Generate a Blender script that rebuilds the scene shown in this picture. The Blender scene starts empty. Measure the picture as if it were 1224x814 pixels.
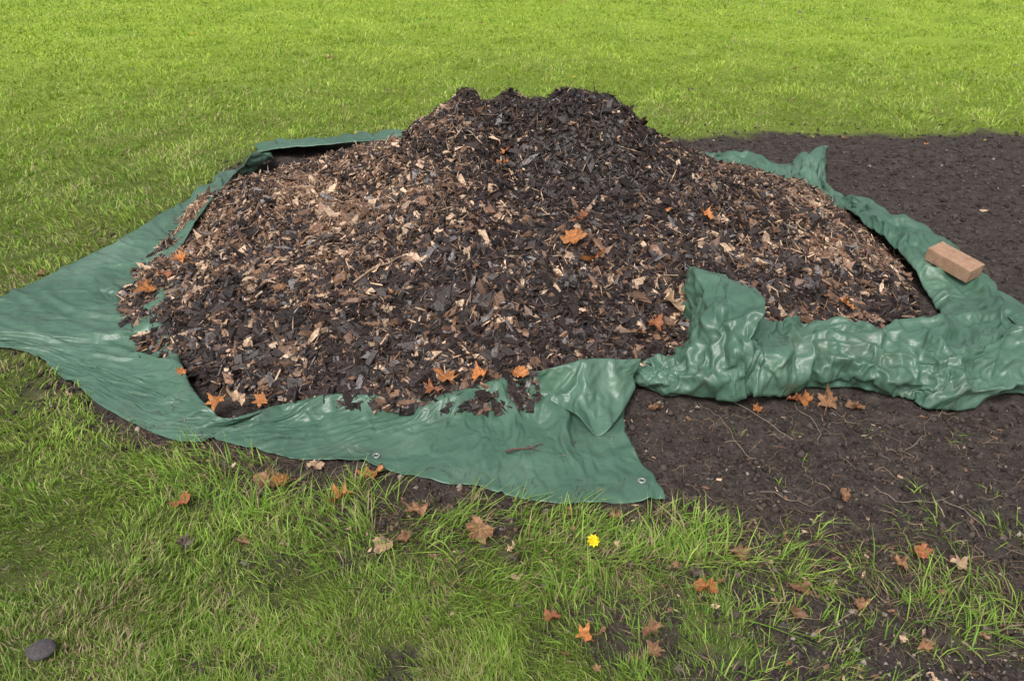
import bpy, math, time, bmesh
import numpy as np
from mathutils import Vector
from mathutils.bvhtree import BVHTree
T0=time.time()
rng=np.random.default_rng(7)
R=math.radians
scene=bpy.context.scene
# ---------------------------------------------------------------- noise
def _h(ix,iy,seed):
    n=(ix*374761393+iy*668265263+seed*1274126177)&0xFFFFFFFF
    n=((n^(n>>13))*1274126177)&0xFFFFFFFF
    n=n^(n>>16)
    return (n&0xFFFF)/65535.0
def vn(x,y,seed=0):
    x=np.asarray(x,float);y=np.asarray(y,float)
    ix=np.floor(x).astype(np.int64);iy=np.floor(y).astype(np.int64)
    fx=x-ix;fy=y-iy
    fx=fx*fx*fx*(fx*(fx*6-15)+10);fy=fy*fy*fy*(fy*(fy*6-15)+10)
    a=_h(ix,iy,seed);b=_h(ix+1,iy,seed);c=_h(ix,iy+1,seed);d=_h(ix+1,iy+1,seed)
    return (a*(1-fx)+b*fx)*(1-fy)+(c*(1-fx)+d*fx)*fy
def fbm(x,y,seed=0,o=4):
    s=0;a=1;t=0
    for i in range(o):
        s=s+a*vn(x*2**i+17.3*i,y*2**i-9.1*i,seed+i);t+=a;a*=.5
    return s/t
def ridge(x,y,seed=0):
    return 1-np.abs(2*vn(x,y,seed)-1)
def sstep(a,b,x):
    t=np.clip((x-a)/(b-a),0,1);return t*t*(3-2*t)
def polysd(x,y,poly):
    """signed distance, positive inside"""
    d=np.full(x.shape,1e9);ins=np.zeros(x.shape,bool)
    n=len(poly)
    for i in range(n):
        ax,ay=poly[i];bx,by=poly[(i+1)%n]
        ex,ey=bx-ax,by-ay
        t=np.clip(((x-ax)*ex+(y-ay)*ey)/(ex*ex+ey*ey),0,1)
        d=np.minimum(d,(x-ax-t*ex)**2+(y-ay-t*ey)**2)
        cond=((ay>y)!=(by>y))
        xi=(bx-ax)*(y-ay)/((by-ay) if by!=ay else 1e-9)+ax
        ins^=(cond&(x<xi))
    return np.where(ins,1,-1)*np.sqrt(d)
# ---------------------------------------------------------------- mesh helper
def build(name,V,quads=None,tris=None,col=None,mats=(),smooth=False,attrs=None):
    me=bpy.data.meshes.new(name)
    V=np.asarray(V,np.float32)
    q=np.zeros((0,4),np.int32) if quads is None else np.asarray(quads,np.int32)
    t=np.zeros((0,3),np.int32) if tris is None else np.asarray(tris,np.int32)
    me.vertices.add(len(V));me.vertices.foreach_set('co',V.ravel())
    loops=np.concatenate([q.ravel(),t.ravel()]).astype(np.int32)
    me.loops.add(len(loops));me.loops.foreach_set('vertex_index',loops)
    nq,nt_=len(q),len(t)
    me.polygons.add(nq+nt_)
    ls=np.concatenate([np.arange(nq)*4,nq*4+np.arange(nt_)*3]).astype(np.int32)
    lt=np.concatenate([np.full(nq,4),np.full(nt_,3)]).astype(np.int32)
    me.polygons.foreach_set('loop_start',ls);me.polygons.foreach_set('loop_total',lt)
    me.polygons.foreach_set('use_smooth',np.full(nq+nt_,smooth))
    me.update(calc_edges=True)
    if col is not None:
        c=np.ones((len(V),4),np.float32);c[:,:3]=col
        a=me.color_attributes.new('Col','FLOAT_COLOR','POINT');a.data.foreach_set('color',c.ravel())
    for k,v in (attrs or {}).items():
        a=me.attributes.new(k,'FLOAT','POINT');a.data.foreach_set('value',np.asarray(v,np.float32).ravel())
    for m in mats: me.materials.append(m)
    o=bpy.data.objects.new(name,me);scene.collection.objects.link(o)
    return o
# ---------------------------------------------------------------- materials
def newmat(name):
    m=bpy.data.materials.new(name);m.use_nodes=True
    nt=m.node_tree;b=nt.nodes['Principled BSDF']
    return m,nt,b
def N(nt,t,**kw):
    n=nt.nodes.new(t)
    for k,v in kw.items(): setattr(n,k,v)
    return n
def colattr_mat(name,rough=.7,spec=.3,noise_scale=0,noise_amt=.3,trans=0,bump=0):
    m,nt,b=newmat(name)
    a=N(nt,'ShaderNodeAttribute',attribute_name='Col')
    src=a.outputs['Color']
    if noise_scale:
        tc=N(nt,'ShaderNodeTexCoord')
        n=N(nt,'ShaderNodeTexNoise');n.inputs['Scale'].default_value=noise_scale;n.inputs['Detail'].default_value=3
        nt.links.new(tc.outputs['Object'],n.inputs['Vector'])
        mr=N(nt,'ShaderNodeMapRange');mr.inputs['From Min'].default_value=.3;mr.inputs['From Max'].default_value=.7
        mr.inputs['To Min'].default_value=1-noise_amt;mr.inputs['To Max'].default_value=1+noise_amt
        nt.links.new(n.outputs['Fac'],mr.inputs['Value'])
        mx=N(nt,'ShaderNodeVectorMath',operation='SCALE')
        nt.links.new(src,mx.inputs[0]);nt.links.new(mr.outputs[0],mx.inputs['Scale']);src=mx.outputs[0]
        if bump:
            bp=N(nt,'ShaderNodeBump');bp.inputs['Strength'].default_value=bump;bp.inputs['Distance'].default_value=.003
            nt.links.new(n.outputs['Fac'],bp.inputs['Height']);nt.links.new(bp.outputs[0],b.inputs['Normal'])
    nt.links.new(src,b.inputs['Base Color'])
    b.inputs['Roughness'].default_value=rough;b.inputs['Specular IOR Level'].default_value=spec
    if trans:
        tr=N(nt,'ShaderNodeBsdfTranslucent');nt.links.new(src,tr.inputs['Color'])
        mix=N(nt,'ShaderNodeMixShader');mix.inputs[0].default_value=trans
        out=nt.nodes['Material Output']
        nt.links.new(b.outputs[0],mix.inputs[1]);nt.links.new(tr.outputs[0],mix.inputs[2]);nt.links.new(mix.outputs[0],out.inputs['Surface'])
    return m
M_grass=colattr_mat('grass_blade',.5,.3,trans=.3)
M_chip=colattr_mat('bark_chip',.5,.45,90,.45,bump=.5)
M_clod=colattr_mat('soil_clod',.9,.15)
M_leaf=colattr_mat('leaf',.55,.35,60,.35,trans=.12)
M_twig=colattr_mat('twig',.7,.2,80,.2)

# ---------------------------------------------------------------- layout (metres)
SOIL=[(-1.45,2.44),(-1.19,2.28),(-.95,2.11),(-.73,1.99),(-.49,1.91),(-.23,1.87),(.07,1.83),(.47,1.80),(.72,1.74),(1.0,1.62),(1.3,1.45),(8,1.2),(9,5.8),(4.7,6.05),(2.3,6.0),(1.3,5.95),(.8,5.8),(-.5,5.80),(-1.2,5.80),(-1.6,5.6),(-1.72,5.3),(-1.72,4.6),(-1.78,4.1),(-1.85,3.5),(-1.95,3.05),(-1.75,2.72)]
def soilmask(x,y):
    d=polysd(x,y,SOIL)+.24*(fbm(x*5,y*5,11,4)-.5)
    m=sstep(-.09,.05,d)
    d2=1-np.hypot((x-4.64)/.55,(y-9.64)/.28)+.6*(fbm(x*5,y*5,14,3)-.5)
    m=np.maximum(m,.8*sstep(0,.3,d2))
    w=sstep(-.05,.5,x+.5*(fbm(x*4,y*4,31,3)-.5))*(y<2.4)
    m=np.maximum(m,w*sstep(.32,.48,fbm(x*6,y*6,23,3)+.16*sstep(.35,1.0,x)))
    sc=sstep(.60,.70,fbm(x*8,y*8,37,4))*(y<2.1)*sstep(-1.1,-.4,x)*.8
    return np.maximum(m,sc)
def grassdens(x,y):
    m=1-soilmask(x,y)
    w=sstep(.0,.55,x+.25*(vn(x*4,y*4,31)-.5))*(y<2.4)
    east=sstep(.5,1.1,x)
    g=m*(1-w)+m*w*(.6-.35*east)
    d=polysd(x,y,SOIL)
    t=sstep(.58,.70,fbm(x*9,y*9,5,2))*(d<.16)*(y<2.5)*.32*(1-.3*east)*(x>-1.3)
    thin=1-.5*np.exp(-(d/.25)**2)*sstep(.35,.6,fbm(x*11,y*11,27,2))
    return np.maximum(g*thin,t)
TB=np.array([(-1.76,0),(-1.64,.09),(-1.47,.18),(-1.14,.29),(-.6,.40),(-.2,.44),(.3,.43),(.6,.40),(.95,.33),(1.27,.26),(1.6,.16),(1.85,0)])
def heap0(x,y):
    cx,cy,b=.05,3.95,1.52
    a=np.where(x<cx,1.74+.10*sstep(4.1,3.5,y),1.8)
    dx=np.abs((x-cx)/a)
    yl=b*np.clip(1-dx**2.5,0,1)**.4
    yr=4.25
    yF=np.maximum(cy-yl,np.interp(x,[-.2,.05,.3,.6,1.35,1.7,1.85],[2.4,2.45,2.60,2.74,2.98,3.15,3.6]))
    L=np.where(y<yr,yr-yF,cy+yl-yr);L=np.maximum(L,.05)
    q=np.clip(np.abs(y-yr)/L,0,1)
    h=np.interp(x,TB[:,0],TB[:,1])*(1-q**np.where(y<yr,1.8,1.3))
    h=np.where(dx>=1,0,h)
    wx=x+.16*(fbm(x*4,y*4,41,2)-.5);wy=y+.22*(fbm(x*4,y*4,42,2)-.5)
    bx=np.maximum(0,np.abs(wx-.08)-.28)/np.where(wx<.08,.24,.30);by=np.abs(wy-4.3)/.34
    h=h+.205*np.exp(-bx*bx-by**4)
    return h,q
def heap(x,y):
    h,q=heap0(x,y)
    k=sstep(0,.12,h)
    n=.13*(fbm(x*2.6,y*2.6,51,3)-.5)+.085*(fbm(x*8,y*8,52,3)-.5)
    pk=np.exp(-((x-.1)/.6)**2-((y-4.3)/.5)**2)
    n=n+pk*.12*(fbm(x*8,y*8,53,2)-.5)
    n=n-.11*np.exp(-((x-.33)/.28)**2-((y-3.80)/.13)**2)+.05*np.exp(-((x-.3)/.3)**2-((y-4.02)/.09)**2)
    n=n+.05*np.exp(-((x+.25)/.22)**2-((y-3.75)/.2)**2)-.05*np.exp(-((x+.05)/.2)**2-((y-3.55)/.15)**2)
    return h+k*n
def groundz(x,y,sm=None):
    if sm is None: sm=soilmask(x,y)
    near=np.exp(-(np.hypot(x,y-3)/9)**4)
    z=-.018*sm+near*(.03*(fbm(x*1.3,y*1.3,61,2)-.5)+sm*(.038*(fbm(x*8,y*8,62,3)-.5)+.018*(fbm(x*30,y*30,63,2)-.5)))
    return z
# ---------------------------------------------------------------- ground sheet
def axis(lo,hi,step,far):
    a=list(np.arange(lo,hi+1e-6,step))
    s=step;v=a[0];L=[]
    while v>-far: s*=1.25;v-=s;L.append(v)
    s=step;v=a[-1];U=[]
    while v<far: s*=1.25;v+=s;U.append(v)
    return np.array(L[::-1]+a+U)
gx=axis(-3,4.2,.016,400);gy=axis(1.0,6.6,.016,400)
X,Y=np.meshgrid(gx,gy);sm=soilmask(X,Y);Z=groundz(X,Y,sm)
def gridquads(ny,nx):
    i=np.arange(ny*nx).reshape(ny,nx)
    return np.stack([i[:-1,:-1],i[:-1,1:],i[1:,1:],i[1:,:-1]],-1).reshape(-1,4)
m,nt,b=newmat('ground_soil_and_lawn')
at=N(nt,'ShaderNodeAttribute',attribute_name='soil')
tc=N(nt,'ShaderNodeTexCoord')
def noise(scale,detail=4,rough=.6):
    n=N(nt,'ShaderNodeTexNoise');n.inputs['Scale'].default_value=scale;n.inputs['Detail'].default_value=detail;n.inputs['Roughness'].default_value=rough
    nt.links.new(tc.outputs['Object'],n.inputs['Vector']);return n
def ramp(src,stops):
    r=N(nt,'ShaderNodeValToRGB');e=r.color_ramp.elements
    while len(e)<len(stops): e.new(.5)
    for el,(p,c) in zip(e,stops): el.position=p;el.color=(*c,1)
    nt.links.new(src,r.inputs[0]);return r
n1=noise(28,6,.75)
sr=ramp(n1.outputs['Fac'],[(.3,(.026,.020,.018)),(.55,(.075,.060,.053)),(.75,(.15,.122,.105))])
lg=ramp(noise(14,4).outputs['Fac'],[(.3,(.06,.07,.02)),(.55,(.10,.12,.035)),(.75,(.16,.14,.065))])
geo=N(nt,'ShaderNodeNewGeometry')
ln=N(nt,'ShaderNodeVectorMath',operation='LENGTH');nt.links.new(geo.outputs['Position'],ln.inputs[0])
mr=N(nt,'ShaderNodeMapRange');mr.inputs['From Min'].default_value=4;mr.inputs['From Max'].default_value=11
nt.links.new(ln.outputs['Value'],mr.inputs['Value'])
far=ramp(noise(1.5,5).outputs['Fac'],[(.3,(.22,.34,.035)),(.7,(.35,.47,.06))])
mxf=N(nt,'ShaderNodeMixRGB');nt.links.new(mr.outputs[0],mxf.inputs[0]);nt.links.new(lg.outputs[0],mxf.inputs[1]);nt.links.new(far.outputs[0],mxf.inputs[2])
mx=N(nt,'ShaderNodeMixRGB');nt.links.new(at.outputs['Fac'],mx.inputs[0]);nt.links.new(mxf.outputs[0],mx.inputs[1]);nt.links.new(sr.outputs[0],mx.inputs[2])
nt.links.new(mx.outputs[0],b.inputs['Base Color']);b.inputs['Roughness'].default_value=.92;b.inputs['Specular IOR Level'].default_value=.2
bp=N(nt,'ShaderNodeBump');bp.inputs['Strength'].default_value=.9;bp.inputs['Distance'].default_value=.012
nb=noise(70,5,.7);nt.links.new(nb.outputs['Fac'],bp.inputs['Height']);nt.links.new(bp.outputs[0],b.inputs['Normal'])
build('ground',np.stack([X,Y,Z],-1).reshape(-1,3),gridquads(*X.shape),mats=[m],smooth=True,attrs={'soil':sm})

# ---------------------------------------------------------------- tarpaulin
m,nt,b=newmat('green_tarpaulin')
tc=N(nt,'ShaderNodeTexCoord')
c1=ramp(noise(2.2,5,.6).outputs['Fac'],[(.3,(.052,.120,.080)),(.55,(.085,.170,.117)),(.75,(.145,.24,.175))])
dn=ramp(noise(5,7,.75).outputs['Fac'],[(.55,(0,0,0)),(.78,(.7,.7,.7))])
mx=N(nt,'ShaderNodeMixRGB');nt.links.new(dn.outputs[0],mx.inputs[0]);nt.links.new(c1.outputs[0],mx.inputs[1]);mx.inputs[2].default_value=(.10,.095,.075,1)
spk=ramp(noise(95,3,.6).outputs['Fac'],[(.70,(0,0,0)),(.75,(.6,.6,.6))])
mx2=N(nt,'ShaderNodeMixRGB');nt.links.new(spk.outputs[0],mx2.inputs[0]);nt.links.new(mx.outputs[0],mx2.inputs[1]);mx2.inputs[2].default_value=(.04,.035,.03,1)
nt.links.new(mx2.outputs[0],b.inputs['Base Color'])
b.inputs['Roughness'].default_value=.36;b.inputs['Specular IOR Level'].default_value=.5
def vfacet(scale,wdt,cut):
    # flat facets meeting in sharp creases
    vo=N(nt,'ShaderNodeTexVoronoi');vo.feature='DISTANCE_TO_EDGE';vo.inputs['Scale'].default_value=scale
    nw=noise(5,2);va=N(nt,'ShaderNodeVectorMath',operation='MULTIPLY_ADD')
    nt.links.new(nw.outputs['Color'],va.inputs[0]);va.inputs[1].default_value=(wdt,)*3;nt.links.new(tc.outputs['Object'],va.inputs[2])
    nt.links.new(va.outputs[0],vo.inputs['Vector'])
    mn=N(nt,'ShaderNodeMath',operation='MINIMUM');nt.links.new(vo.outputs['Distance'],mn.inputs[0]);mn.inputs[1].default_value=cut
    return mn
v1=vfacet(6.5,.30,.5);v2=vfacet(15,.18,.5)
ad=N(nt,'ShaderNodeMath',operation='MULTIPLY_ADD');nt.links.new(v2.outputs[0],ad.inputs[0]);ad.inputs[1].default_value=.4;nt.links.new(v1.outputs[0],ad.inputs[2])
bp=N(nt,'ShaderNodeBump');bp.inputs['Strength'].default_value=.55;bp.inputs['Distance'].default_value=.022
nt.links.new(ad.outputs[0],bp.inputs['Height']);nt.links.new(bp.outputs[0],b.inputs['Normal'])
M_tarp=m
tarp=bpy.data.objects.new('green_tarpaulin',None);scene.collection.objects.link(tarp)
def cr_resample(P,n):
    P=np.array(P,float);k=len(P)
    Q=np.vstack([2*P[0]-P[1],P,2*P[-1]-P[-2]])
    u=np.linspace(0,k-1,n);i=np.minimum(u.astype(int),k-2);f=(u-i)[:,None]
    p0,p1,p2,p3=Q[i],Q[i+1],Q[i+2],Q[i+3]
    return .5*((2*p1)+(-p0+p2)*f+(2*p0-5*p1+4*p2-p3)*f*f+(-p0+3*p1-3*p2+p3)*f**3)
def arclen(P):
    d=np.linalg.norm(np.diff(P,axis=0),axis=1);return np.concatenate([[0],np.cumsum(d)])
SIM=[]
def finish_tarp(name,V,pin=None,grow=.08,grav=.25,bend=.3):
    ny,nx=V.shape[:2]
    o=build(name,V.reshape(-1,3),gridquads(ny,nx),mats=[M_tarp],smooth=True)
    o.parent=tarp
    g=o.vertex_groups.new(name='pin')
    w=pin.reshape(-1)
    g.add(np.nonzero(w>0)[0].tolist(),1.0,'REPLACE')
    SIM.append((o,grow,grav,bend))
    return o
def creases(a,b_,seed):
    wa=a+.5*(vn(a*1.3,b_*1.3,seed+5)-.5);wb=b_+.5*(vn(a*1.3+9,b_*1.3,seed+6)-.5)
    return (ridge(wa,wb,seed)**2+.5*ridge(wa*2.1+wb*.7,wb*2.1,seed+1)**2+.25*ridge(wa*4.3,wb*4.1-wa,seed+2)**2)/1.75
def strip(name,I,O,ns,nt_,amp,fs,ft,seed,bulge=.0,inner_in=.12,grow=.08,notch=0,grav=.25,bend=.3):
    I=cr_resample(I,ns);O=cr_resample(O,ns)
    d=I-O;d[:,2]=0;d/=np.linalg.norm(d,axis=1)[:,None]+1e-9
    I=I+d*inner_in;I[:,2]-=.03
    s=arclen((I+O)/2)[:,None];t=np.linspace(0,1,nt_)[None]
    V=I[:,None]*(1-t[...,None])+O[:,None]*t[...,None]
    wid=np.linalg.norm(I-O,axis=1)[:,None]
    a=s*fs+t*wid*fs*.5;c=t*wid*ft
    cz=creases(a,c,seed)
    big=vn(s*2.2,t*wid*1.2,seed+9)-.4
    z=V[...,2]+amp*(cz*1.1-.25)*(.35+.65*np.sin(np.pi*np.clip(t*.9+.1,0,1)))+amp*1.2*big+bulge*np.sin(np.pi*t)**.8
    O2=(vn(s*6,0*s,seed+20)-.5)*.03
    V[...,0]+=-d[:,None,0]*O2*t;V[...,1]+=-d[:,None,1]*O2*t
    if notch: V[...,0]-=notch*np.sin(np.pi*t)**1.5*sstep(s[-1,0]-.35,s[-1,0],s)
    V[...,2]=np.maximum(z,groundz(V[...,0],V[...,1])+.010+.004*cz)
    pin=np.zeros(V.shape[:2]);pin[:,:2]=1
    return finish_tarp(name,V,pin,grow,grav,bend)
Lin=[(-1.60,5.05,.16),(-1.62,4.36,.19),(-1.64,4.0,.17),(-1.65,3.68,.14),(-1.62,3.37,.10),(-1.54,3.13,.07),(-1.42,2.87,.05),(-1.27,2.62,.05),(-1.16,2.48,.05),(-1.06,2.40,.05),(-.88,2.42,.05),(-.60,2.42,.05),(-.34,2.40,.05),(-.19,2.40,.06),(-.03,2.45,.08),(.14,2.48,.10),(.45,2.57,.10)]
Lout=[(-1.78,5.34,.06),(-1.90,4.6,.07),(-1.93,4.19,.06),(-2.02,3.81,.04),(-2.16,3.39,.03),(-2.36,3.02,.02),(-2.15,2.85,.02),(-1.87,2.75,.02),(-1.60,2.57,.02),(-1.35,2.42,.01),(-1.03,2.29,.01),(-.73,2.22,.01),(-.46,2.20,.01),(-.21,2.11,.01),(-.01,2.06,.01),(.22,2.01,.01),(.45,2.03,.01)]
strip('front_and_left_edge',Lin,Lout,460,36,.036,5,3,100,bulge=.025,notch=.07,grow=.10,grav=.2,bend=.25)
strip('folded_corner',[(.10,2.47,.15),(.20,2.50,.165),(.32,2.54,.17),(.46,2.58,.15)],[(.11,2.43,.13),(.22,2.38,.13),(.34,2.33,.11),(.46,2.54,.14)],44,22,.02,6,6,300,bulge=.02,inner_in=.05,grow=.10)
Bi=[(-1.66,5.45,.05),(-1.44,5.44,.09),(-1.15,5.44,.12),(-.87,5.50,.13),(-.6,5.50,.13),(-.4,5.47,.1)]
Bo=[(-1.70,5.60,.02),(-1.48,5.76,.03),(-1.20,5.78,.05),(-.93,5.86,.06),(-.65,5.92,.07),(-.45,5.9,.05)]
strip('back_edge',Bi,Bo,100,18,.03,5,4,130,bulge=.04,grav=.08,inner_in=.05)
Ri=[(.8,5.35,.08),(1.07,5.24,.10),(1.35,5.02,.10),(1.55,4.81,.10),(1.64,4.57,.10),(1.73,4.29,.10),(1.76,3.99,.10),(1.81,3.8,.09),(1.84,3.55,.08),(1.86,3.35,.07),(1.84,3.21,.06),(1.78,3.0,.06)]
Ro=[(.8,5.6,.04),(1.12,5.52,.04),(1.45,5.39,.04),(1.74,5.22,.05),(1.98,5.12,.10),(1.95,4.8,.06),(2.01,4.46,.04),(2.07,4.06,.04),(2.15,3.67,.04),(2.17,3.37,.04),(2.18,3.13,.03),(2.17,2.97,.03)]
strip('right_edge',Ri,Ro,210,30,.06,6,6,160,bulge=.07,inner_in=.04,grow=.18,grav=.10,bend=.15)
Bb=[(.32,2.72,0),(.44,2.66,0),(.58,2.58,0),(.75,2.54,0),(.92,2.56,0),(1.06,2.64,0),(1.24,2.63,0),(1.45,2.55,0),(1.58,2.52,0),(1.85,2.61,0),(2.23,2.7,0),(2.6,2.8,0)]
Bt=[(.33,2.76,.04),(.46,2.72,.06),(.61,2.74,.10),(.74,2.93,.28),(.85,2.90,.22),(1.0,2.85,.155),(1.29,2.83,.13),(1.53,2.80,.135),(1.74,2.84,.135),(1.93,2.85,.13),(2.33,2.94,.12),(2.65,3.0,.10)]
def tube(ns,na,hs=1.0,amp=1.0):
    F=cr_resample(Bb,ns);Tp=cr_resample(Bt,ns)
    s=arclen((F+Tp)/2)[:,None];a=np.linspace(0,np.pi,na)[None]
    Bk=2*Tp-F;Bk[:,:2]=Tp[:,:2]+.6*(Tp[:,:2]-F[:,:2])
    hz=Tp[:,2][:,None]*hs
    f=(1-np.cos(a))/2
    px=F[:,0][:,None]*(1-f)+Bk[:,0][:,None]*f;py=F[:,1][:,None]*(1-f)+Bk[:,1][:,None]*f
    pz=hz*np.abs(np.sin(a))**.8
    V=np.stack([px,py,pz],-1)
    du=np.gradient(V,axis=0);dv=np.gradient(V,axis=1)
    nrm=np.cross(du,dv);nrm/=np.linalg.norm(nrm,axis=2)[...,None]+1e-9
    if nrm[ns//2,na//2,2]<0: nrm=-nrm
    arc=a/np.pi*.45
    hump=np.exp(-((s-.62)/.28)**2)
    al=creases(s*3.0+arc*2.5,arc*8,200);ac=creases(s*9-arc*3,arc*3.0,230)
    cz=al*(1-hump)+ac*hump
    disp=amp*((cz-.35)*(.075+.04*hump)+.022*(creases(s*8,arc*9,260)-.4))
    fade=sstep(0,.12,a/np.pi)*sstep(1,.88,a/np.pi)*.8+.2
    return V+nrm*(disp*fade*sstep(0,.25,s))[...,None]
V=tube(300,64,1.0,1.3)
V[...,2]=np.maximum(V[...,2],groundz(V[...,0],V[...,1])+.010)
pin=np.zeros(V.shape[:2]);pin[:,-2:]=1;pin[0,:]=1
finish_tarp('folded_bundle',V,pin,grow=.18,grav=.04,bend=.12)
cxs=np.arange(-2.9,3.0,.045);cys=np.arange(1.7,6.5,.045);CX,CY=np.meshgrid(cxs,cys)
colg=build('tmp_ground',np.stack([CX,CY,groundz(CX,CY)],-1).reshape(-1,3),gridquads(*CX.shape))
colg.modifiers.new('c','COLLISION');colg.collision.thickness_outer=.006;colg.collision.thickness_inner=.05;colg.collision.cloth_friction=30
FR=20
scene.frame_start=1;scene.frame_end=FR
for o,grow,grav,bend in SIM:
    md=o.modifiers.new('cloth','CLOTH');cs=md.settings
    cs.quality=6;cs.mass=.15;cs.tension_stiffness=25;cs.compression_stiffness=25;cs.shear_stiffness=12;cs.bending_stiffness=bend
    cs.tension_damping=10;cs.compression_damping=10;cs.shear_damping=10;cs.bending_damping=.6;cs.air_damping=4
    cs.shrink_min=-grow
    cs.effector_weights.gravity=grav
    cs.vertex_group_mass='pin'
    md.collision_settings.collision_quality=3;md.collision_settings.distance_min=.006
    md.collision_settings.use_self_collision=False
    md.point_cache.frame_start=1;md.point_cache.frame_end=FR
try:
    for f_ in range(1,FR+1): scene.frame_set(f_)
    dg=bpy.context.evaluated_depsgraph_get()
    for o,*_ in SIM:
        ev=o.evaluated_get(dg);me=bpy.data.meshes.new_from_object(ev)
        old=np.empty(len(o.data.vertices)*3,np.float32);o.data.vertices.foreach_get('co',old)
        new=np.empty(len(me.vertices)*3,np.float32);me.vertices.foreach_get('co',new)
        dd=np.abs(new-old)
        if np.isfinite(new).all() and dd.mean()<.3: o.data.vertices.foreach_set('co',new);o.data.update()
        bpy.data.meshes.remove(me)
except Exception as ex_: print('SIM',ex_)
for o,*_ in SIM:
    o.modifiers.clear()
    u=o.modifiers.new('smooth','SUBSURF');u.levels=1;u.render_levels=1
    s_=o.modifiers.new('thickness','SOLIDIFY');s_.thickness=.0015;s_.offset=0
bpy.data.objects.remove(colg,do_unlink=True)
scene.frame_set(1)
T1=time.time()
bpy.context.view_layer.update()
dg=bpy.context.evaluated_depsgraph_get()
trees=[BVHTree.FromObject(q_[0],dg) for q_ in SIM]
def tarpz(x,y,dflt=.02):
    zs=[t.ray_cast(Vector((x,y,2)),Vector((0,0,-1)))[0] for t in trees];zs=[q.z for q in zs if q]
    return max(zs) if zs else dflt
# footprint of the sheet, so nothing grows through it
GR=.02;ox,oy=-3.0,1.6;OCC=np.zeros((230,300),bool)
for j in range(230):
    for i in range(300):
        OCC[j,i]=tarpz(ox+(i+.5)*GR,oy+(j+.5)*GR,-9)>-5
def covered(x,y):
    i=np.clip(((x-ox)/GR).astype(int),0,299);j=np.clip(((y-oy)/GR).astype(int),0,229)
    return OCC[j,i]&(x>ox)&(y>oy)&(x<ox+6)&(y<oy+4.6)
m,nt,b=newmat('metal_eyelet');b.inputs['Base Color'].default_value=(.55,.55,.52,1);b.inputs['Metallic'].default_value=.7;b.inputs['Roughness'].default_value=.4
def torus(name,loc,R0,r0,mat,parent):
    A,B=24,8;u=np.linspace(0,2*np.pi,A,endpoint=False)[:,None];v=np.linspace(0,2*np.pi,B,endpoint=False)[None]
    V=np.stack([(R0+r0*np.cos(v))*np.cos(u),(R0+r0*np.cos(v))*np.sin(u),r0*.5*np.sin(v)+0*u],-1)+np.array(loc)
    i=np.arange(A*B).reshape(A,B);q=np.stack([i,np.roll(i,-1,0),np.roll(np.roll(i,-1,0),-1,1),np.roll(i,-1,1)],-1).reshape(-1,4)
    o=build(name,V.reshape(-1,3),q,mats=[mat],smooth=True);o.parent=parent
torus('eyelet_1',(-.44,2.235,tarpz(-.44,2.235)+.003),.010,.0035,m,tarp);torus('eyelet_2',(.40,2.09,tarpz(.40,2.09)+.003),.010,.0035,m,tarp)

# ---------------------------------------------------------------- lawn blades
def blades(name,px,py,h,w,col,lean=.5):
    n=len(px);pz=groundz(px,py)
    a=rng.uniform(0,2*np.pi,n);b_=rng.uniform(0,3.6,n)+14*fbm(px*2.2,py*2.2,99,3)
    wx=np.cos(a)*w*.5;wy=np.sin(a)*w*.5
    ln_=np.abs(rng.normal(lean,.4,n))*h
    dx=np.cos(b_)*ln_;dy=np.sin(b_)*ln_
    hz=h*np.clip(1-.35*(ln_/h)**2,.25,1)
    V=np.zeros((n,5,3))
    z0=pz-.004
    V[:,0]=np.stack([px-wx,py-wy,z0],-1);V[:,1]=np.stack([px+wx,py+wy,z0],-1)
    V[:,2]=np.stack([px+wx*.85+dx*.35,py+wy*.85+dy*.35,z0+hz*.62],-1)
    V[:,3]=np.stack([px-wx*.85+dx*.35,py-wy*.85+dy*.35,z0+hz*.62],-1)
    V[:,4]=np.stack([px+dx,py+dy,z0+hz],-1)
    i=np.arange(n)[:,None]*5
    q=i+np.array([[0,1,2,3]]);t=i+np.array([[3,2,4]])
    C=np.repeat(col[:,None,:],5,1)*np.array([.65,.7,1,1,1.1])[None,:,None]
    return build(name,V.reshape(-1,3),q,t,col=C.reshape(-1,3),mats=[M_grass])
def grasscol(x,y,r):
    n=len(x)
    g1=np.array([.165,.30,.045]);g2=np.array([.34,.49,.075]);g3=np.array([.46,.51,.17]);st=np.array([.46,.37,.22])
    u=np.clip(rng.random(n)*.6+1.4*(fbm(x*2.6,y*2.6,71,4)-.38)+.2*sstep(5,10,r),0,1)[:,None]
    c=g1*(1-u)+g2*u
    k=(rng.random(n)<.18)[:,None];c=np.where(k,g3,c)
    dead=.06+.34*sstep(.48,.70,fbm(x*4,y*4,72,4))*(1-.6*sstep(5,8,r))
    k=(rng.random(n)<dead)[:,None];c=np.where(k,st,c)
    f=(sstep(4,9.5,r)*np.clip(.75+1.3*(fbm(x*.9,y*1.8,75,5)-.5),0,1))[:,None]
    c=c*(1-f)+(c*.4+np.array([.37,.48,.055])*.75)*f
    return c*rng.uniform(.75,1.2,n)[:,None]
n=480000
r=np.exp(rng.uniform(np.log(1.15),np.log(19),n));th=rng.uniform(-R(46),R(46),n)
x=r*np.sin(th);y=r*np.cos(th)
k=(rng.random(n)<grassdens(x,y))&~covered(x,y);x,y,r=x[k],y[k],r[k]
clump=fbm(x*6,y*6,73,3)
h=(.036+.003*sstep(3,8,r))*rng.uniform(.45,1.35,len(x))*np.clip(1+1.5*(clump-.5),.35,1.9)
w=.0025*(r/1.6)**.85*rng.uniform(.6,1.4,len(x))
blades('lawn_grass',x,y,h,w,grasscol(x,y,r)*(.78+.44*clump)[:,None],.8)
cx=[];cy=[];hh=[]
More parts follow.
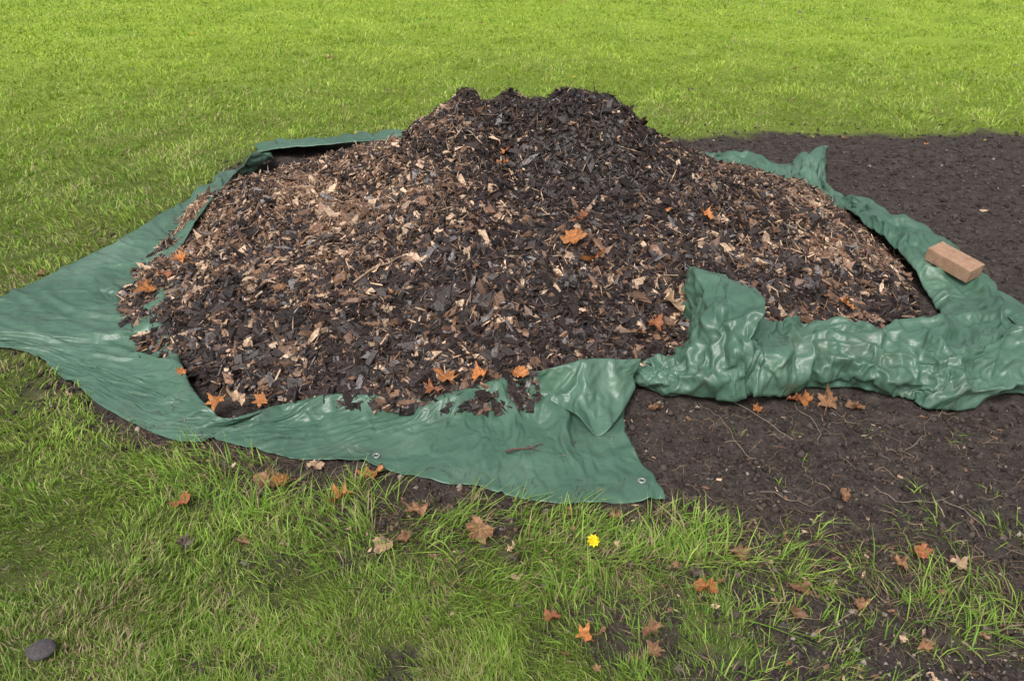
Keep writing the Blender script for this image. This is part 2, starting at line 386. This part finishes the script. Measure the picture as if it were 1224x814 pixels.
edge=[(-1.3,2.3),(-1.19,2.22),(-.95,2.06),(-.73,1.95),(-.49,1.88),(-.23,1.84),(.07,1.80),(.47,1.78),(.72,1.72),(1.0,1.62),(1.4,1.5)]
ex=np.array(edge)
for i in range(190):
    t=rng.random()**.9*2.6-1.25
    yy=np.interp(t,ex[:,0],ex[:,1])+rng.normal(0,.09)
    m_=int(rng.integers(8,30)) if t<.8 else int(rng.integers(4,14))
    if .0<t<.6: m_=int(m_*1.6)
    cx+=list(t+rng.normal(0,.022,m_));cy+=list(yy+rng.normal(0,.022,m_));hh+=list(rng.uniform(.05,.12,m_)*rng.uniform(.6,1.15))
for i in range(110):
    t=rng.uniform(.05,1.6);yy=rng.uniform(1.3,1.95)
    m_=int(rng.integers(4,16));cx+=list(t+rng.normal(0,.02,m_));cy+=list(yy+rng.normal(0,.02,m_));hh+=list(rng.uniform(.03,.08,m_))
for i in range(14):
    t=rng.uniform(.7,2.0);yy=rng.uniform(1.9,2.4)
    m_=int(rng.integers(3,9));cx+=list(t+rng.normal(0,.012,m_));cy+=list(yy+rng.normal(0,.012,m_));hh+=list(rng.uniform(.02,.05,m_))
cx=np.array(cx);cy=np.array(cy);hh=np.array(hh)
k=~covered(cx,cy);cx,cy,hh=cx[k],cy[k],hh[k]
cc=np.where((rng.random(len(cx))<.5)[:,None],np.array([.22,.40,.055]),np.array([.38,.55,.10]))*rng.uniform(.7,1.15,len(cx))[:,None]
cc=np.where((rng.random(len(cx))<.15)[:,None],np.array([.45,.36,.2]),cc)
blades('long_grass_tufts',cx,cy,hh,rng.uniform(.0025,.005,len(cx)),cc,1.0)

# ---------------------------------------------------------------- chips
def chips(name,P,Nn,L,W,T,col,tilt,mat):
    n=len(P)
    Nn=Nn+rng.normal(0,1,(n,3))*tilt[:,None];Nn/=np.linalg.norm(Nn,axis=1)[:,None]
    A=rng.normal(0,1,(n,3));A-=Nn*(A*Nn).sum(1)[:,None];A/=np.linalg.norm(A,axis=1)[:,None]
    B=np.cross(Nn,A)
    sgn=np.array([[-1,-1,-1],[1,-1,-1],[1,1,-1],[-1,1,-1],[-1,-1,1],[1,-1,1],[1,1,1],[-1,1,1]],float)
    s=np.repeat(sgn[None],n,0)
    j=rng.uniform(.55,1.1,(n,4,2));j=np.concatenate([j,j*rng.uniform(.8,1,(n,4,1))],1)
    u=s[:,:,0]*j[:,:,0]+rng.normal(0,.12,(n,8));v=s[:,:,1]*j[:,:,1]
    u=u+rng.normal(0,.35,(n,1))*v
    w_=s[:,:,2]+rng.normal(0,.25,(n,8))+rng.normal(0,.8,(n,1))*u*.6
    V=P[:,None]+A[:,None]*(u*L[:,None]*.5)[...,None]+B[:,None]*(v*W[:,None]*.5)[...,None]+Nn[:,None]*(w_*T[:,None]*.5)[...,None]
    f=np.array([[0,3,2,1],[4,5,6,7],[0,1,5,4],[1,2,6,5],[2,3,7,6],[3,0,4,7]])
    q=(np.arange(n)[:,None,None]*8+f[None]).reshape(-1,4)
    C=np.repeat(col[:,None],8,1)*rng.uniform(.85,1.15,(n,8,1))
    return build(name,V.reshape(-1,3),q,col=C.reshape(-1,3),mats=[mat])
hx=np.arange(-1.95,2.05,.014);hy=np.arange(2.2,5.7,.014)
X,Y=np.meshgrid(hx,hy);Hh=heap(X,Y)
core_z=np.where(heap0(X,Y)[0]>.004,Hh-.006+.02*(fbm(X*30,Y*30,81,2)-.5),-.08)
n1_=fbm(X*25,Y*25,82,3)[...,None]
cc=np.array([.012,.009,.008])*(1-n1_)+np.array([.05,.034,.026])*n1_
core=build('mulch_core',np.stack([X,Y,core_z],-1).reshape(-1,3),gridquads(*X.shape),col=cc.reshape(-1,3),mats=[M_chip],smooth=True)
def sample_heap(n):
    x=rng.uniform(-1.9,2.0,n);y=rng.uniform(2.25,5.6,n)
    h,q=heap0(x,y)
    k=(h>.006);x,y=x[k],y[k]
    e=.01;z=heap(x,y)
    nx=-(heap(x+e,y)-z)/e;ny=-(heap(x,y+e)-z)/e
    Nn=np.stack([nx,ny,np.ones_like(nx)],-1)
    Nn/=np.linalg.norm(Nn,axis=1)[:,None]
    return x,y,z,Nn
def chipcol(x,y,n,lb=0):
    reg=.15+.20*sstep(-.15,-.8,x)*sstep(2.9,3.5,y)+.24*sstep(.75,1.2,x)*sstep(3.1,3.7,y)+.12*sstep(.25,-.3,x)*sstep(3.0,3.6,y)
    reg=reg*np.clip(1-.85*np.exp(-((x-.15)/.55)**2-((y-4.25)/.45)**2),0,1)*np.clip(1-.75*np.exp(-((x-.4)/.35)**2-((y-3.85)/.25)**2),0,1)  # darker mulch at the peak; shadow in the hollow below painted into chip colours
    reg=np.clip(reg*(.1+1.9*fbm(x*5,y*5,91,4)**1.2)+lb,0,.75)
    u=rng.random(n)
    dark=np.array([.016,.012,.012]);dk2=np.array([.052,.035,.030]);mid=np.array([.19,.108,.068]);tan=np.array([.60,.42,.285]);gr=np.array([.20,.18,.18])
    v=rng.random((n,1))
    c=dark*(1-v)+dk2*v
    c=np.where((u<reg*1.5)[:,None],mid*(.5+.9*v),c)
    c=np.where((u<reg*.50)[:,None],tan*(.40+.75*v),c)
    c=np.where((u>.965)[:,None],gr*(.6+.6*v),c)
    return c
x,y,z,Nn=sample_heap(165000)
n=len(x)
fr=1+.45*sstep(3.7,2.8,y)
lsc=np.exp(rng.normal(0,.47,n))*fr
L=np.clip(.022*lsc,.007,.09);W=np.clip(L*rng.uniform(.25,.65,n),.004,.032);T=rng.uniform(.0015,.006,n)
P=np.stack([x,y,z],-1)+Nn*rng.uniform(-.006,.016,n)[:,None]
ch=chips('bark_chips',P,Nn,L,W,T,chipcol(x,y,n),rng.uniform(.1,.75,n),M_chip)
x,y,z,Nn=sample_heap(8500);n=len(x)
k=rng.random(n)<(.35+.65*sstep(4.0,3.2,y));x,y,z,Nn=x[k],y[k],z[k],Nn[k];n=len(x)
L=rng.uniform(.035,.085,n)*(1-.3*sstep(3.6,4.2,y));W=L*rng.uniform(.35,.75,n);T=rng.uniform(.005,.015,n)
P=np.stack([x,y,z],-1)+Nn*rng.uniform(.006,.018,n)[:,None]
big=chips('large_bark_chunks',P,Nn,L,W,T,chipcol(x,y,n,-.03),rng.uniform(.1,.5,n),M_chip)
x,y,z,Nn=sample_heap(28000);n=len(x)
L=rng.uniform(.03,.09,n);W=rng.uniform(.002,.006,n);T=rng.uniform(.0015,.004,n)
P=np.stack([x,y,z],-1)+Nn*rng.uniform(.004,.02,n)[:,None]
spl=chips('splinters',P,Nn,L,W,T,chipcol(x,y,n,.06),rng.uniform(.1,.6,n),M_chip)
e=bpy.data.objects.new('mulch_pile',None);scene.collection.objects.link(e)
for o in (core,ch,big,spl): o.parent=e

# ---------------------------------------------------------------- soil clods and debris
n=90000
r=np.exp(rng.uniform(np.log(1.2),np.log(9),n));th=rng.uniform(-R(45),R(50),n)
x=r*np.sin(th);y=r*np.cos(th)
sm=soilmask(x,y);gd=1-grassdens(x,y)
k=(rng.random(n)<np.maximum(sm,gd*.7))&(heap0(x,y)[0]<.01)&~covered(x,y);x,y,r=x[k],y[k],r[k];n=len(x)
sz=np.exp(rng.normal(np.log(.0038),.5,n))*(r/2)**.5;sz=np.clip(sz,.002,.016)
ico=np.array([[1,0,0],[.3,.95,0],[-.8,.6,0],[-.8,-.6,0],[.3,-.95,0],[.2,.1,.8],[0,0,-.7]],float)
V=ico[None]*sz[:,None,None]*rng.uniform(.75,1.25,(n,7,1))+rng.normal(0,.14,(n,7,3))*sz[:,None,None]
an=rng.uniform(0,6.28,n);ca,sa=np.cos(an)[:,None],np.sin(an)[:,None]
V=np.stack([V[...,0]*ca-V[...,1]*sa,V[...,0]*sa+V[...,1]*ca,V[...,2]],-1)
V+=np.stack([x,y,groundz(x,y)+sz*.3],-1)[:,None]
f=np.array([[i_,(i_+1)%5,5] for i_ in range(5)]+[[(i_+1)%5,i_,6] for i_ in range(5)])
t=(np.arange(n)[:,None,None]*7+f[None]).reshape(-1,3)
v=rng.random((n,1));c=np.array([.034,.027,.024])*(1-v)+np.array([.105,.084,.073])*v
east=(sstep(.5,1.1,x)*sstep(1.75,1.45,y));k=(rng.random(n)<.015+.22*east)[:,None];c=np.where(k,np.array([.30,.25,.21])*rng.uniform(.5,1.3,(n,1)),c)
build('soil_clods',V.reshape(-1,3),tris=t,col=np.repeat(c[:,None],7,1).reshape(-1,3),mats=[M_clod],smooth=True)
n=15000
x=rng.uniform(-1.7,2.3,n);y=rng.uniform(1.2,2.75,n);d=polysd(x,y,SOIL)
k=(rng.random(n)<np.clip(.9*np.exp(-(np.abs(d-.03)/.13)**2)*(x<1)+.10*(x>.1)+.3*sstep(.5,1.1,x)*sstep(1.7,1.4,y),0,1)*.8)&~covered(x,y)
x,y=x[k],y[k];n=len(x)
Nn=np.repeat(np.array([[0,0,1.]]),n,0);L=rng.uniform(.006,.026,n)
chips('loose_wood_chips',np.stack([x,y,groundz(x,y)+.004],-1),Nn,L,L*rng.uniform(.2,.6,n),rng.uniform(.001,.004,n),chipcol(x*0+.5,y*0+2.6,n,.10),rng.uniform(.1,.4,n),M_chip)
def tubes(name,paths,rad,cols,mat):
    Vs=[];Q=[];C=[];base=0
    for Pp,rr,c in zip(paths,rad,cols):
        k=len(Pp);T=np.gradient(Pp,axis=0);T/=np.linalg.norm(T,axis=1)[:,None]+1e-9
        up=np.array([0,0,1.]);S=np.cross(T,up);S/=np.linalg.norm(S,axis=1)[:,None]+1e-9;U=np.cross(S,T)
        ta=np.linspace(1,.35,k)[:,None]*rr
        ring=np.stack([Pp+S*ta,Pp+U*ta,Pp-S*ta,Pp-U*ta],1)
        Vs.append(ring.reshape(-1,3));C.append(np.repeat(c[None],4*k,0))
        i=np.arange(4*k).reshape(k,4)+base
        Q.append(np.stack([i[:-1],i[1:],np.roll(i[1:],-1,1),np.roll(i[:-1],-1,1)],-1).reshape(-1,4));base+=4*k
    return build(name,np.vstack(Vs),np.vstack(Q),col=np.vstack(C),mats=[mat],smooth=True)
def rpath(x,y,ln,k=9,wig=.5,zf=None,hump=.01):
    a=rng.uniform(0,2*np.pi);ang=a+np.cumsum(rng.normal(0,wig,k))
    px=x+np.cumsum(np.cos(ang))*ln/k;py=y+np.cumsum(np.sin(ang))*ln/k
    z=(zf or groundz)(px,py)+.003+hump*np.abs(np.sin(np.linspace(0,np.pi,k)*rng.uniform(.8,2)))
    return np.stack([px,py,z],-1)
paths=[];rad=[];cols=[]
for i in range(3600):
    if i<2300:
        t=rng.uniform(-1.3,1.4);yy=np.interp(t,ex[:,0],ex[:,1])+rng.normal(.08,.11)
    else: t=rng.uniform(.1,2.4);yy=rng.uniform(1.3,2.5)
    paths.append(rpath(t,yy,rng.uniform(.03,.14),6,hump=rng.uniform(.002,.02)));rad.append(rng.uniform(.0004,.0012))
    u=rng.random();cols.append(np.array([.36,.27,.17])*rng.uniform(.4,1.1) if u<.45 else np.array([.09,.058,.042])*rng.uniform(.6,1.5))
for (t,yy,l) in [(1.0,2.25,.5),(.8,2.2,.35),(1.25,2.3,.4),(1.1,2.1,.4),(.95,2.3,.45),(1.3,2.05,.35),(.7,2.05,.3)]:
    paths.append(rpath(t,yy,l,16,.35,hump=.012));rad.append(.0016);cols.append(np.array([.27,.22,.17]))
tubes('dead_roots_and_straw',paths,rad,cols,M_twig)
paths=[];rad=[];cols=[]
hz_=lambda a,b_: heap(a,b_)+.012
for i in range(130):
    t=rng.uniform(-1.4,1.6);yy=rng.uniform(2.75,4.6)
    paths.append(rpath(t,yy,rng.uniform(.06,.17),6,.12,hz_,.01));rad.append(rng.uniform(.0015,.004));cols.append(np.array([.22,.15,.10])*rng.uniform(.3,1.4))
P0=np.linspace([-.62,3.02],[-.43,3.2],7);paths.append(np.stack([P0[:,0],P0[:,1],heap(P0[:,0],P0[:,1])+.03],-1));rad.append(.006);cols.append(np.array([.36,.25,.17]))
tw=tubes('sticks',paths,rad,cols,M_twig);tw.parent=e
k=10;P0=np.linspace([-.02,2.235],[.10,2.27],k);pz=np.array([tarpz(a_,b_) for a_,b_ in P0]);pz=np.maximum(pz,pz.mean())+.006
b1=np.stack([P0[:,0],P0[:,1]+.008*np.sin(np.arange(k)*.9),pz],-1)
b2=np.stack([np.linspace(.05,.09,5),np.linspace(2.257,2.23,5),np.full(5,pz.mean()+.006)],-1)
tubes('twig',[b1,b2],[.0055,.0035],[np.array([.12,.07,.06])]*2,M_twig)

# ---------------------------------------------------------------- leaves
def leafmesh(size,lobed,curl):
    k=48;th=np.linspace(-np.pi,np.pi,k,endpoint=False)
    if lobed:
        rr=np.zeros(k);js=rng.uniform(.8,1.15,5)
        for (a,l,w_),jj in zip([(0,1,.44),(.95,.85,.40),(-.95,.85,.40),(1.95,.62,.45),(-1.95,.62,.45)],js):
            dd=(th-a*1.0+np.pi)%(2*np.pi)-np.pi
            rr=np.maximum(rr,l*jj*np.exp(-(np.abs(dd)/w_)**1.7))
        rr=.42+.58*rr;rr*=1+.10*np.sin(th*15+rng.uniform(0,6))+rng.normal(0,.035,k)
        rr*=1-.35*np.exp(-((np.abs(th)-np.pi)/.22)**2)
    else:
        rr=.42/np.sqrt((.42*np.cos(th))**2+np.sin(th)**2)
    rr=rr*size*.52
    out=np.stack([np.cos(th)*rr,np.sin(th)*rr],-1)
    P2=np.vstack([[0,0],out*.35,out*.7,out])
    rad_=np.linalg.norm(P2,axis=1)/(size*.55)
    an=np.arctan2(P2[:,1],P2[:,0]);ph=rng.uniform(0,6.28)
    z=curl*size*(.30*rad_**2*(.5+.5*np.sin(an*2+ph))+.10*np.sin(an*5+ph)*rad_+.03*rng.normal(0,1,len(P2))*rad_)
    V=np.column_stack([P2,z])
    i=np.arange(k);j=(i+1)%k
    tr=np.column_stack([np.zeros(k,int),1+i,1+j])
    qd=np.vstack([np.column_stack([1+o_+i,1+o_+k+i,1+o_+k+j,1+o_+j]) for o_ in (0,k)])
    pv=np.array([[-.02*size,-.010*size,0],[-.02*size,.010*size,0],[-.6*size,.008*size,.04*size],[-.6*size,-.008*size,.04*size]])
    nV=len(V);V=np.vstack([V,pv]);qd=np.vstack([qd,[[nV,nV+1,nV+2,nV+3]]])
    return V,qd,tr
def rotm(rx,ry,rz):
    cx_,sx=math.cos(rx),math.sin(rx);cy_,sy=math.cos(ry),math.sin(ry);cz_,sz_=math.cos(rz),math.sin(rz)
    return np.array([[cz_,-sz_,0],[sz_,cz_,0],[0,0,1]])@np.array([[cy_,0,sy],[0,1,0],[-sy,0,cy_]])@np.array([[1,0,0],[0,cx_,-sx],[0,sx,cx_]])
ORG=np.array([.52,.215,.075]);BRN=np.array([.28,.15,.08]);PAL=np.array([.58,.40,.26]);RED=np.array([.36,.14,.065]);GRY=np.array([.16,.12,.10]);YEL=np.array([.6,.42,.05])
LV=[];LQ=[];LT=[];LC=[];base=0
def leaf(x,y,size,c,lobed=True,z=None,curl=None,tilt=.25):
    global base
    V,q,t=leafmesh(size,lobed,rng.uniform(.4,1.3) if curl is None else curl)
    V=V@rotm(rng.normal(0,tilt),rng.normal(0,tilt),rng.uniform(0,6.28)).T
    if z is None:
        z=float(groundz(np.array([x]),np.array([y]))[0])
    zz=z-V[:,2].min()*.6+.004
    V=V+np.array([x,y,zz])
    LV.append(V);LQ.append(q+base);LT.append(t+base);LC.append(np.repeat((c*rng.uniform(.75,1.2))[None],len(V),0)*rng.uniform(.85,1.15,(len(V),1)));base+=len(V)
for (x,y,s,c) in [(-.98,1.97,.075,RED),(-.74,2.07,.10,BRN),(-.70,2.08,.07,ORG),(-.52,2.02,.09,ORG),(-.44,2.13,.11,ORG),(-.27,1.94,.10,BRN),(-.09,1.84,.10,BRN),(-.35,1.80,.08,PAL),(-.30,1.81,.06,BRN),(.5,1.62,.08,ORG),(.34,1.5,.07,BRN),(.34,1.44,.06,BRN),(1.12,1.77,.06,RED),(1.05,1.72,.06,BRN),(1.22,1.73,.07,PAL),(.71,1.55,.06,BRN),(.75,1.63,.07,BRN),(.18,1.47,.06,ORG),(.1,1.53,.06,RED),(-.9,1.78,.06,GRY),(-.62,2.17,.07,PAL),(-.75,1.81,.05,BRN),(.99,1.99,.06,BRN),(.86,2.50,.05,ORG),(1.04,2.54,.09,ORG),(1.11,2.52,.09,BRN),(1.21,2.51,.08,BRN),(1.0,2.55,.07,RED),(.3,1.91,.06,BRN),(.48,1.68,.05,GRY),(.62,1.75,.06,BRN),(.9,1.6,.05,BRN),(1.0,1.45,.05,BRN),(-2.17,3.59,.05,BRN),(-1.78,8.63,.10,PAL),(.50,2.5,.06,BRN)]:
    leaf(x,y,s,c,z=float(groundz(np.array([x]),np.array([y]))[0])+(.016 if y<1.95 else .004),curl=rng.uniform(.9,1.9))
for (x,y,s,c) in [(.25,3.24,.13,ORG),(.33,3.15,.13,ORG),(.29,3.36,.09,RED),(.62,2.99,.12,PAL),(.69,3.03,.10,ORG),(-.23,2.55,.11,ORG),(-.27,2.50,.09,RED),(-.11,2.56,.08,ORG),(.02,2.57,.09,ORG),(-1.01,2.46,.09,ORG),(-.94,2.48,.08,PAL),(-.86,2.47,.07,ORG),(-1.54,3.27,.11,ORG),(-1.5,3.35,.09,RED),(-1.45,3.45,.08,ORG),(-.05,3.88,.08,ORG),(-.03,3.95,.07,ORG),(.86,3.58,.07,ORG),(.55,2.90,.09,RED),(.48,2.84,.08,BRN),(1.37,3.12,.08,ORG),(1.3,3.17,.06,BRN),(.7,3.6,.04,ORG),(-1.2,2.65,.05,ORG),(-.45,2.95,.06,BRN),(-.9,3.0,.06,BRN)]:
    e_=np.array([-.04,0,.04]);hzv=float(heap(x+e_,y+e_).mean());leaf(x,y,s,c,z=max(hzv,0)+.038,curl=rng.uniform(.7,1.6),tilt=.3)
for i in range(130):
    r=math.exp(rng.uniform(math.log(2.0),math.log(16)));th=rng.uniform(-.75,.75);x,y=r*math.sin(th),r*math.cos(th)
    if abs(x)<2.3 and 1.9<y<6: continue
    leaf(x,y,rng.uniform(.02,.045)*(1+.06*r),[BRN,GRY,GRY,PAL,YEL,RED][rng.integers(6)],rng.random()<.5,z=.02)
for i in range(60):
    x,y=rng.uniform(-.3,1.5),rng.uniform(1.3,1.95)
    leaf(x,y,rng.uniform(.015,.035),[BRN,GRY,BRN,PAL,GRY][rng.integers(5)],rng.random()<.6,z=.006)
for i in range(8):
    x,y=rng.uniform(2.3,4.5),rng.uniform(2.6,6);leaf(x,y,rng.uniform(.03,.06),[BRN,ORG,YEL][rng.integers(3)])
build('fallen_leaves',np.vstack(LV),np.vstack(LQ),np.vstack(LT),col=np.vstack(LC),mats=[M_leaf])
# ---------------------------------------------------------------- yellow flower
V=[];T=[];C=[];b0=0
for ring,(npet,rl,zz) in enumerate([(9,.019,.0),(7,.013,.006)]):
    for i in range(npet):
        a=2*np.pi*i/npet+ring*.3;d=np.array([math.cos(a),math.sin(a),0]);sd=np.array([-d[1],d[0],0])
        p=[np.zeros(3)+[0,0,zz],d*rl*.6+sd*rl*.3+[0,0,zz+.004],d*rl+[0,0,zz+.001],d*rl*.6-sd*rl*.3+[0,0,zz+.004]]
        V+=p;T+=[[b0,b0+1,b0+2],[b0,b0+2,b0+3]];C+=[np.array([.85,.70,.02])]*4;b0+=4
st=[[-.001,0,-.06],[.001,0,-.06],[.001,0,0],[-.001,0,0]];V+=st;T+=[[b0,b0+1,b0+2],[b0,b0+2,b0+3]];C+=[np.array([.12,.2,.03])]*4
o=build('yellow_flower',np.array(V),tris=T,col=np.array(C),mats=[M_leaf]);o.location=(.22,1.76,.055);o.rotation_euler=(.6,.3,0)
# ---------------------------------------------------------------- stone & brick
def rocky(name,loc,scale,col,seed):
    bm=bmesh.new();bmesh.ops.create_icosphere(bm,subdivisions=4,radius=1)
    for v in bm.verts:
        d=.82+.3*float(fbm(np.array([v.co.x*1.7+v.co.z+5]),np.array([v.co.y*1.7-v.co.z+5]),seed,3)[0]);v.co*=d
    me=bpy.data.meshes.new(name);bm.to_mesh(me);bm.free()
    for p in me.polygons:p.use_smooth=True
    m,nt,b=newmat(name)
    tcn=N(nt,'ShaderNodeTexCoord');nn=N(nt,'ShaderNodeTexNoise');nn.inputs['Scale'].default_value=4;nn.inputs['Detail'].default_value=8;nn.inputs['Roughness'].default_value=.7
    nt.links.new(tcn.outputs['Object'],nn.inputs['Vector'])
    rp=N(nt,'ShaderNodeValToRGB');rp.color_ramp.elements[0].position=.3;rp.color_ramp.elements[1].position=.7;rp.color_ramp.elements[0].color=(*[q*.5 for q in col],1);rp.color_ramp.elements[1].color=(*[q*1.6 for q in col],1)
    nt.links.new(nn.outputs['Fac'],rp.inputs[0]);nt.links.new(rp.outputs[0],b.inputs['Base Color']);b.inputs['Roughness'].default_value=.85
    me.materials.append(m);o=bpy.data.objects.new(name,me);scene.collection.objects.link(o);o.location=loc;o.scale=scale;return o
rocky('stone',(-1.12,1.42,.022),(.035,.031,.013),(.075,.065,.068),3)
bm=bmesh.new();bmesh.ops.create_cube(bm,size=1)
for v in bm.verts: v.co.x*=.215;v.co.y*=.1025;v.co.z*=.065
bmesh.ops.bevel(bm,geom=bm.edges[:],offset=.006,segments=3,affect='EDGES',profile=.6)
bmesh.ops.subdivide_edges(bm,edges=[e_ for e_ in bm.edges if e_.calc_length()>.05],cuts=10,use_grid_fill=True)
for v in bm.verts:
    q=v.co;v.co=q*(1+.02*(float(fbm(np.array([q.x*40+q.z*20+9]),np.array([q.y*40+q.z*31+9]),77,3)[0])-.5)*2)
me=bpy.data.meshes.new('brick');bm.to_mesh(me);bm.free()
m,nt,b=newmat('brick_clay');tc=N(nt,'ShaderNodeTexCoord')
rp=ramp(noise(30,6,.7).outputs['Fac'],[(.3,(.27,.155,.095)),(.55,(.40,.245,.16)),(.8,(.50,.35,.25))])
nt.links.new(rp.outputs[0],b.inputs['Base Color']);b.inputs['Roughness'].default_value=.88
bp=N(nt,'ShaderNodeBump');bp.inputs['Strength'].default_value=.6;bp.inputs['Distance'].default_value=.003;nt.links.new(noise(120,4).outputs['Fac'],bp.inputs['Height']);nt.links.new(bp.outputs[0],b.inputs['Normal'])
me.materials.append(m);o=bpy.data.objects.new('brick',me);scene.collection.objects.link(o)
bxc,byc=1.96,3.48
zs_=sorted(tarpz(bxc+a_,byc+b_,.03) for a_ in (-.05,0,.05) for b_ in (-.08,-.03,.03,.08))
o.location=(bxc,byc,float(zs_[-4])+.028);o.rotation_euler=(R(5),R(10),R(-56))

# ---------------------------------------------------------------- light, sky, camera
w=bpy.data.worlds.new('World');scene.world=w;w.use_nodes=True;nt=w.node_tree
bg=nt.nodes['Background'];sky=nt.nodes.new('ShaderNodeTexSky');sky.sky_type='NISHITA';sky.sun_disc=False
sky.sun_elevation=R(52);sky.sun_rotation=R(200);sky.air_density=1;sky.dust_density=6;sky.ozone_density=1
hs=nt.nodes.new('ShaderNodeHueSaturation');hs.inputs['Saturation'].default_value=.35
nt.links.new(sky.outputs[0],hs.inputs['Color']);nt.links.new(hs.outputs[0],bg.inputs['Color']);bg.inputs['Strength'].default_value=.15
sd=bpy.data.lights.new('sun','SUN');sd.energy=1.5;sd.angle=R(22);sd.color=(1,.97,.92)
so=bpy.data.objects.new('sun',sd);scene.collection.objects.link(so)
az=R(200);el=R(52);dirv=Vector((math.sin(az)*math.cos(el),math.cos(az)*math.cos(el),math.sin(el)))
so.rotation_euler=dirv.to_track_quat('Z','Y').to_euler();so.location=(0,0,10)
cd=bpy.data.cameras.new('camera');cd.lens=30;cd.sensor_width=36;cd.clip_end=2000;cd.clip_start=.05
co=bpy.data.objects.new('camera',cd);scene.collection.objects.link(co);co.location=(0,0,1.65);co.rotation_euler=(R(61),0,0);scene.camera=co
scene.view_settings.view_transform='Standard';scene.view_settings.look='None';scene.view_settings.exposure=0
print('total',T1-T0,time.time()-T0)
